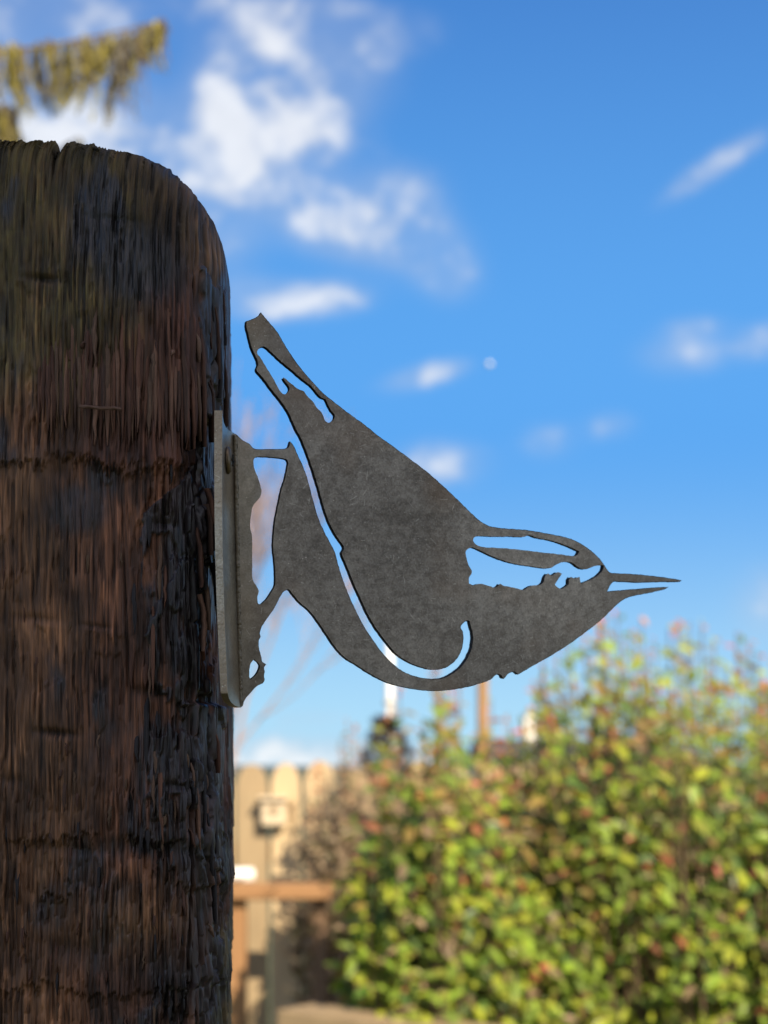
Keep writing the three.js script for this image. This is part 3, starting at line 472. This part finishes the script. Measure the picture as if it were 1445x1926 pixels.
function shrub(o) {
  const r = mulberry(o.seed), root = thing('shrub', o.label, 'shrub', o.base), base = new THREE.Vector3(...o.base);
  const leaf = leafGeo(o.len, o.len * o.ratio), stems = [], M = [], colors = [], q = new THREE.Quaternion(), q2 = new THREE.Quaternion(), up = new THREE.Vector3(), want = new THREE.Vector3(), e = new THREE.Euler(), s = new THREE.Vector3(), picked = [];
  for (let i = 0; i < o.shoots; i++) {
    const a = r() * 6.283, rad = Math.sqrt(r()), x = Math.cos(a) * rad * o.rx, z = Math.sin(a) * rad * o.rz;
    const px = 722.5 + (base.x + x) / -(base.z + z) * F, topY = EYE - (o.top(px) - HORIZON) * -(base.z + z) / F;
    const tall = i < o.tall, edge = 1 - 0.08 * rad * rad;
    const hgt = tall ? topY + 0.22 * r() ** 1.6 - 0.04 : (topY - o.drop) * (edge - 0.6 * r() ** 1.1);
    const tip = new THREE.Vector3(x * (1 + 0.05 * r()), Math.max(0.12, hgt), z), root0 = new THREE.Vector3(x * 0.3, 0, z * 0.3), knee = new THREE.Vector3(x * 0.85, tip.y * 0.55, z * 0.85);
    const len = tall ? 0.5 : 0.34;
    if (tall || i % 3 === 0) stems.push(tube([root0, knee, tip], 0.006, 0.0014));
    const curve = new THREE.QuadraticBezierCurve3(root0, knee, tip), L = Math.max(0.3, curve.getLength()), nL = Math.round(len / o.gap * (tall ? 0.62 : 1));
    for (let k = 0; k < nL; k++) {
      const t = 1 - (k / nL) * Math.min(1, len / L), p = curve.getPoint(t), ang = k * 2.4 + r() * 0.8, lift = 0.75 - 0.9 * (k / nL) + 0.6 * (r() - 0.5), near = 1 - k / nL;
      const f = (0.4 + 0.85 * r()) * (k < 3 ? 0.7 : 1);
      const wd = tall && k < 8 ? 0.02 : 0.09; p.x += wd * (r() - 0.5); p.y += wd * (r() - 0.5); p.z += wd * (r() - 0.5);
      e.set(-lift, ang, 0.5 * (r() - 0.5), 'YXZ'); q.setFromEuler(e); s.setScalar(f * (tall && k < 6 ? 0.8 : 1));
      // blades turn their upper side towards the light
      up.set(0, 1, 0).applyQuaternion(q); want.set(0.42 + 1.1 * (r() - 0.5), 0.55 + 0.9 * (r() - 0.5), 0.8 + 1.0 * (r() - 0.5)).normalize().lerp(up, 0.25).normalize(); q.premultiply(q2.setFromUnitVectors(up, want));
      const c = o.color(r, near, tip.y / topY), m = new THREE.Matrix4().compose(p, q, s);
      if (k < 3 && tall && c[0] > c[1] * 1.2 && picked.length < 90) picked.push([m, c]); else { M.push(m); colors.push(c); }
    }
  }
  part('stems', mergeGeometries(stems), stemMat, root).userData.kind = 'stuff';
  const im = new THREE.InstancedMesh(leaf, leafMat, M.length); M.forEach((m, i) => { im.setMatrixAt(i, m); im.setColorAt(i, rgb(...colors[i])); });
  im.name = 'foliage'; im.userData.kind = 'stuff'; im.castShadow = im.receiveShadow = true; root.add(im);
  const mats = new Map();
  for (const [m, c] of picked) {
    const k = c[1] < 0.07 ? 0 : 1; if (!mats.has(k)) { const mm = leafMat.clone(); mm.color = k ? rgb(0.46, 0.17, 0.05) : rgb(0.52, 0.09, 0.065); mats.set(k, mm); }
    const l = part('leaf', leaf, mats.get(k), root); m.decompose(l.position, l.quaternion, l.scale);
  }
  return root;
}
const greens = (r, near, high) => {
  const k = r(), b = 0.6 + 0.7 * r();
  if (near > 0.88 && k < 0.10 + 0.5 * Math.max(0, high - 0.8) * 3) return k < 0.06 || (high > 0.92 && k < 0.22) ? [0.55 * b, 0.10 * b, 0.07 * b] : [0.46 * b, 0.17 * b, 0.04 * b];
  if (k > 0.93) return [0.30 * b, 0.20 * b, 0.10 * b];
  if (k > 0.89) return [0.36 * b, 0.11 * b, 0.03 * b];
  if (k > 0.3 && k < 0.3 + 0.9 * (high - 0.8)) return [0.27 * b, 0.18 * b, 0.02 * b];
  return k < 0.45 ? [0.205 * b, 0.32 * b, 0.003 * b] : k < 0.76 ? [0.33 * b, 0.375 * b, 0.004 * b] : [0.07 * b, 0.16 * b, 0.004 * b];
};
shrub({ seed: 71, base: [0.94, 0, -4.2], rx: 0.78, rz: 0.62, drop: 0.08, shoots: 1200, tall: 170, len: 0.051, ratio: 0.44, gap: 0.0135, color: greens, top: lerpTop([[930, 1500], [985, 1400], [1050, 1300], [1100, 1262], [1160, 1258], [1230, 1290], [1300, 1285], [1370, 1330], [1445, 1290], [1600, 1300]]), label: 'tall sunlit green shrub with red tips below the beak' });
shrub({ seed: 72, base: [0.24, 0, -4.1], rx: 0.34, rz: 0.45, drop: 0.04, shoots: 620, tall: 54, len: 0.051, ratio: 0.44, gap: 0.0135, color: greens, top: lerpTop([[600, 1640], [660, 1560], [700, 1470], [760, 1400], [820, 1380], [880, 1400], [930, 1440], [990, 1480]]), label: 'lower green and red shrub under the belly of the bird' });
shrub({ seed: 73, base: [-0.12, 0, -5.3], rx: 0.19, rz: 0.10, drop: 0, shoots: 150, tall: 22, len: 0.046, ratio: 0.55, gap: 0.02, top: lerpTop([[540, 1640], [570, 1500], [640, 1455], [700, 1450], [740, 1480]]), label: 'sparse brown leaved shrub against the picket fence',
  color: (r) => { const k = r(), b = 0.7 + 0.5 * r(); return k < 0.55 ? [0.36 * b, 0.26 * b, 0.15 * b] : k < 0.8 ? [0.14 * b, 0.11 * b, 0.05 * b] : [0.16 * b, 0.15 * b, 0.04 * b]; } });

// ---------------------------------------------------------------- conifers
const needleMat = new THREE.MeshPhysicalMaterial({ color: 0xffffff, roughness: 0.7, transmission: 0.25, thickness: 0, side: THREE.DoubleSide });
const barkMat = new THREE.MeshStandardMaterial({ color: rgb(0.16, 0.11, 0.075), roughness: 0.95 });
{
  const r = mulberry(19), tree = thing('spruce_tree', 'spruce tree whose drooping yellow green branches hang in above the post', 'tree', [-2.75, 0, -6.3]), base = tree.position.clone();
  part('trunk', tube([new THREE.Vector3(0, -0.1, 0), new THREE.Vector3(0.03, 4, 0), new THREE.Vector3(0, 9.5, 0)], 0.17, 0.03, 14, 10), barkMat, tree);
  const twigs = [], M = [], col = [], q = new THREE.Quaternion(), e = new THREE.Euler(), s = new THREE.Vector3(1, 1, 1);
  const twig = (p0, len, thin) => {                               // a hanging twig clothed in needles
    const n = Math.round(len / 0.0055), b = 0.7 + 0.6 * r(), grey = r() < 0.42;
    for (let i = 0; i < n; i++) {
      const t = i / n, p = new THREE.Vector3(p0.x + 0.05 * Math.sin(t * 2 + p0.x * 9) * t + 0.016 * (r() - 0.5), p0.y - len * t, p0.z + 0.03 * (r() - 0.5));
      e.set(1.0 + 0.5 * r(), r() * 6.28, 0, 'YXZ'); q.setFromEuler(e); s.setScalar((0.7 + 0.6 * r()) * (1 - 0.5 * t) * thin);
      M.push(new THREE.Matrix4().compose(p, q, s)); col.push(grey ? [0.13 * b, 0.12 * b, 0.085 * b] : [0.27 * b, 0.235 * b, 0.035 * b]);
    }
    twigs.push(tube([p0, new THREE.Vector3(p0.x + 0.02, p0.y - len * 0.9, p0.z)], 0.003, 0.0012, 2, 4));
  };
  const bough = (a, b, sag, prof) => {
    const m = a.clone().lerp(b, 0.7); m.y -= sag; part('branch', tube([a, m, b], 0.016, 0.003, 8, 5), barkMat, tree);
    const c = new THREE.QuadraticBezierCurve3(a, m.clone().multiplyScalar(2).sub(a.clone().add(b).multiplyScalar(0.5)), b), L = c.getLength();
    for (let d = 0.25 * L; d < L; d += 0.0105) { const t = d / L, p = c.getPoint(t); p.z += 0.2 * (r() - 0.5) * (1.1 - t); p.x += 0.05 * (r() - 0.5); p.y += 0.04 * (r() - 0.35); twig(p, prof(t) * (0.5 + 0.6 * r()), 1); }
  };
  const tip = at(308, 40, 6.1).sub(base), root0 = new THREE.Vector3(0.05, tip.y - 0.02, 0);
  const clump = lerpTop([[-900, 90], [-40, 110], [8, 105], [22, 14], [36, 140], [44, 14], [62, 60], [75, 120], [100, 145], [118, 130], [124, 16], [140, 80], [160, 135], [172, 110], [180, 12], [195, 70], [205, 12], [222, 100], [236, 85], [243, 10], [258, 60], [276, 80], [284, 20], [298, 34], [310, 12]]);
  bough(root0, tip, 0.075, (t) => clump(722.5 + (mix(root0.x, tip.x, t) + base.x) / 6.1 * F) * 6.1 / F * 1.15);
  const t2 = at(30, 205, 6.2).sub(base); bough(new THREE.Vector3(0.05, t2.y + 0.3, 0), t2, 0.03, (t) => 0.26);
  const t3 = at(140, 262, 6.3).sub(base); bough(new THREE.Vector3(0.05, t3.y - 0.25, 0), t3, 0.16, (t) => 0.10);
  for (let i = 0; i < 16; i++) { const a = 1.5 + i * 2.4, y = 2.4 + i * 0.43, l = 1.5 - 0.075 * i; if (Math.cos(a) > 0.35 && y < 5.2) continue; const p = new THREE.Vector3(0, y, 0); bough(p, new THREE.Vector3(Math.cos(a) * l, y - 0.25, Math.sin(a) * l), 0.08, () => 0.17); }
  part('twigs', mergeGeometries(twigs), barkMat, tree).userData.kind = 'stuff';
  const im = new THREE.InstancedMesh(leafGeo(0.046, 0.011), needleMat, M.length); M.forEach((m, i) => { im.setMatrixAt(i, m); im.setColorAt(i, rgb(...col[i])); });
  im.name = 'needles'; im.userData.kind = 'stuff'; im.castShadow = im.receiveShadow = true; tree.add(im);
}
{
  const apex = at(727, 1352, 7.2), r = mulberry(41), tree = thing('conical_conifer', 'dark brown pointed conifer behind the fence at the white pole', 'tree', [apex.x, 0, apex.z]);
  part('trunk', tube([new THREE.Vector3(0, 0, 0), new THREE.Vector3(0, apex.y * 0.95, 0)], 0.03, 0.004, 4, 6), barkMat, tree);
  const M = [], col = [], q = new THREE.Quaternion(), e = new THREE.Euler(), s = new THREE.Vector3();
  for (let i = 0; i < 4600; i++) {
    const t = r() ** 0.9, y = apex.y * (1 - t), a = r() * 6.283, rad = (0.02 + 0.75 * Math.min(t, 0.6)) * (0.55 + 0.5 * r()), b = 0.6 + 0.7 * r();
    e.set(-0.9 + 0.6 * r(), -a + Math.PI / 2 + 0.4 * (r() - 0.5), 0, 'YXZ'); q.setFromEuler(e); s.setScalar(0.7 + 0.6 * r());
    M.push(new THREE.Matrix4().compose(new THREE.Vector3(Math.cos(a) * rad, y, Math.sin(a) * rad), q, s)); col.push(r() < 0.5 ? [0.14 * b, 0.085 * b, 0.045 * b] : [0.075 * b, 0.065 * b, 0.03 * b]);
  }
  const im = new THREE.InstancedMesh(leafGeo(0.055, 0.018), needleMat, M.length); M.forEach((m, i) => { im.setMatrixAt(i, m); im.setColorAt(i, rgb(...col[i])); });
  im.name = 'foliage'; im.userData.kind = 'stuff'; im.castShadow = im.receiveShadow = true; tree.add(im);
}
// ---------------------------------------------------------------- far bare tree, seen in the gap beside the post
{
  const r = mulberry(57), b0 = at(385, 1500, 21), tree = thing('bare_tree', 'distant bare winter tree in the gap between post and bird', 'tree', [b0.x, -0.6, -21]);
  const big = [], twigs = [];
  const grow = (p, d, len, rad, lvl) => {
    const e1 = p.clone().addScaledVector(d, len), mid = p.clone().lerp(e1, 0.5).add(new THREE.Vector3(r() - 0.5, r() - 0.5, r() - 0.5).multiplyScalar(len * 0.12));
    (lvl > 2 ? twigs : big).push(tube([p, mid, e1], rad, Math.max(0.005, rad * 0.62), 3, lvl > 2 ? 3 : 6));
    if (lvl >= 6) return;
    const n = lvl < 1 ? 5 : 3;
    for (let i = 0; i < n; i++) { const nd = d.clone().add(new THREE.Vector3(r() - 0.5, r() * 0.7 - 0.15, r() - 0.5).multiplyScalar(lvl < 1 ? 0.7 : 1.0)).normalize(); grow(p.clone().lerp(e1, i === 0 ? 1 : 0.55 + 0.45 * r()), nd, len * (0.62 + 0.2 * r()), Math.max(0.007, rad * 0.58), lvl + 1); }
  };
  grow(new THREE.Vector3(), new THREE.Vector3(0.05, 1, 0).normalize(), 2.2, 0.075, 0);
  const m = new THREE.MeshStandardMaterial({ color: rgb(0.36, 0.29, 0.30), roughness: 0.95 });
  part('trunk', mergeGeometries(big), m, tree); const tw = part('twigs', mergeGeometries(twigs), m, tree); tw.userData.kind = 'stuff';
}
// ---------------------------------------------------------------- poles and houses beyond the fence
{
  const p = at(733.5, 1100, 11), pole = thing('lamp_pole', 'slim white pole rising beyond the shrubs under the bird', 'pole', [p.x, -0.1, p.z]);
  const wm = new THREE.MeshStandardMaterial({ color: rgb(0.84, 0.83, 0.80), roughness: 0.5 }), h = p.y + 0.1;
  part('shaft', new THREE.CylinderGeometry(0.027, 0.031, h, 16).translate(0, h / 2, 0), wm, pole);
  part('cap', new THREE.SphereGeometry(0.036, 14, 8, 0, 6.283, 0, 1.571).translate(0, h, 0), wm, pole);
  part('collar', new THREE.CylinderGeometry(0.04, 0.04, 0.03, 16).translate(0, at(733, 1322, 11).y + 0.1, 0), new THREE.MeshStandardMaterial({ color: rgb(0.45, 0.40, 0.34), roughness: 0.6 }), pole);
}
{
  const p = at(908, 1190, 13), pole = thing('utility_pole', 'orange brown wooden pole rising beyond the shrubs under the throat', 'pole', [p.x, -0.2, p.z]);
  const wm = new THREE.MeshStandardMaterial({ color: rgb(0.34, 0.19, 0.07), roughness: 0.85 }), h = p.y + 0.2;
  part('shaft', new THREE.CylinderGeometry(0.043, 0.05, h, 14).translate(0, h / 2, 0), wm, pole);
  part('cap', new THREE.ConeGeometry(0.052, 0.04, 14).translate(0, h + 0.02, 0), new THREE.MeshStandardMaterial({ color: rgb(0.12, 0.12, 0.12), roughness: 0.6 }), pole);
}
function house(o) {
  const h = thing('house', o.label, 'house', o.pos, o.turn), wm = new THREE.MeshStandardMaterial({ color: rgb(...o.wall), roughness: 0.9 }), rm = new THREE.MeshStandardMaterial({ color: rgb(...o.roof), roughness: 0.85 });
  const { w, d, e, p } = o, s = new THREE.Shape([[-d / 2, 0], [d / 2, 0], [d / 2, e], [0, p], [-d / 2, e]].map(([x, y]) => new THREE.Vector2(x, y)));
  part('wall', new THREE.ExtrudeGeometry(s, { depth: w, bevelEnabled: false }).rotateY(Math.PI / 2).translate(-w / 2, 0, 0), wm, h);
  const sl = Math.hypot(d / 2 + 0.3, (p - e) * (1 + 0.6 / d)), a = Math.atan2(p - e, d / 2), roofs = [1, -1].map((k) => box(w + 0.5, 0.12, sl, 0, 0.07, 0).rotateX(k * a).translate(0, (p + e) / 2 + 0.02, k * (d / 4 + 0.07)));
  const roof = part('roof', mergeGeometries(roofs), rm, h);
  const frame = new THREE.MeshStandardMaterial({ color: rgb(0.82, 0.82, 0.80), roughness: 0.5 }), glass = new THREE.MeshPhysicalMaterial({ color: rgb(0.03, 0.035, 0.04), roughness: 0.08 });
  for (const x of o.windows) { const f = part('window', box(1.1, 1.0, 0.08, x, e - 0.9, d / 2 + 0.03), frame, h); part('pane', box(0.94, 0.84, 0.02, x, e - 0.9, d / 2 + 0.072), glass, f); }
  if (o.chimney !== undefined) { const c = part('chimney', box(o.cw, o.ch, o.cw, o.chimney, p + o.ch / 2 - 0.3, 0, 0.02), new THREE.MeshStandardMaterial({ color: rgb(0.84, 0.82, 0.78), roughness: 0.85 }), roof); part('chimney_pot', new THREE.CylinderGeometry(0.1, 0.12, 0.22, 12).translate(o.chimney, p + o.ch - 0.2, 0), new THREE.MeshStandardMaterial({ color: rgb(0.5, 0.3, 0.2), roughness: 0.9 }), c); }
}
house({ label: 'cream house with grey roof and white chimney beyond the shrubs', pos: [4.35, -2.45, -38], turn: 0, w: 4.0, d: 5, e: 3.95, p: 4.45, wall: [0.66, 0.58, 0.44], roof: [0.06, 0.065, 0.075], windows: [-1.1, 1.1], chimney: -0.85, cw: 0.3, ch: 1.0 });
// far low hills closing the horizon
{
  const n = 90, P = [], I = [];
  for (let i = 0; i <= n; i++) { const a = (i / n) * Math.PI * 2, R = 1400, hh = 1 + 7 * fbm(i * 0.31, 3, 3) * sstep(-0.05, 0.25, Math.sin(a - Math.PI / 2 + 0.05) * 0 + Math.abs(((i / n + 0.02) % 1) - 0.0)); const x = Math.sin(a), z = -Math.cos(a); P.push(x * (R - 250), -3, z * (R - 250), x * R, hh, z * R, x * (R + 260), -3, z * (R + 260)); }
  for (let i = 0; i < n; i++) { const a = i * 3, b = a + 3; for (let k = 0; k < 2; k++) I.push(a + k, b + k, a + k + 1, a + k + 1, b + k, b + k + 1); }
  const g = new THREE.BufferGeometry(); g.setAttribute('position', new THREE.Float32BufferAttribute(P, 3)); g.setIndex(I); g.computeVertexNormals();
  structure('hills', g, new THREE.MeshStandardMaterial({ color: rgb(0.07, 0.085, 0.07), roughness: 1, side: THREE.DoubleSide }));
}
// the daytime moon
{
  const p = at(921, 685, 2000), m = part('moon', new THREE.SphereGeometry(3.6, 32, 20), new THREE.MeshStandardMaterial({ color: rgb(0.56, 0.58, 0.62), roughness: 1, bumpMap: dataMap(128, 64, (u, v) => fbm(u * 14, v * 8, 3)), bumpScale: 0.2 }), scene);
  m.position.copy(p); tag(m, 'small pale daytime moon in the blue sky above the bird', 'moon');
}
renderer.render(scene, camera);
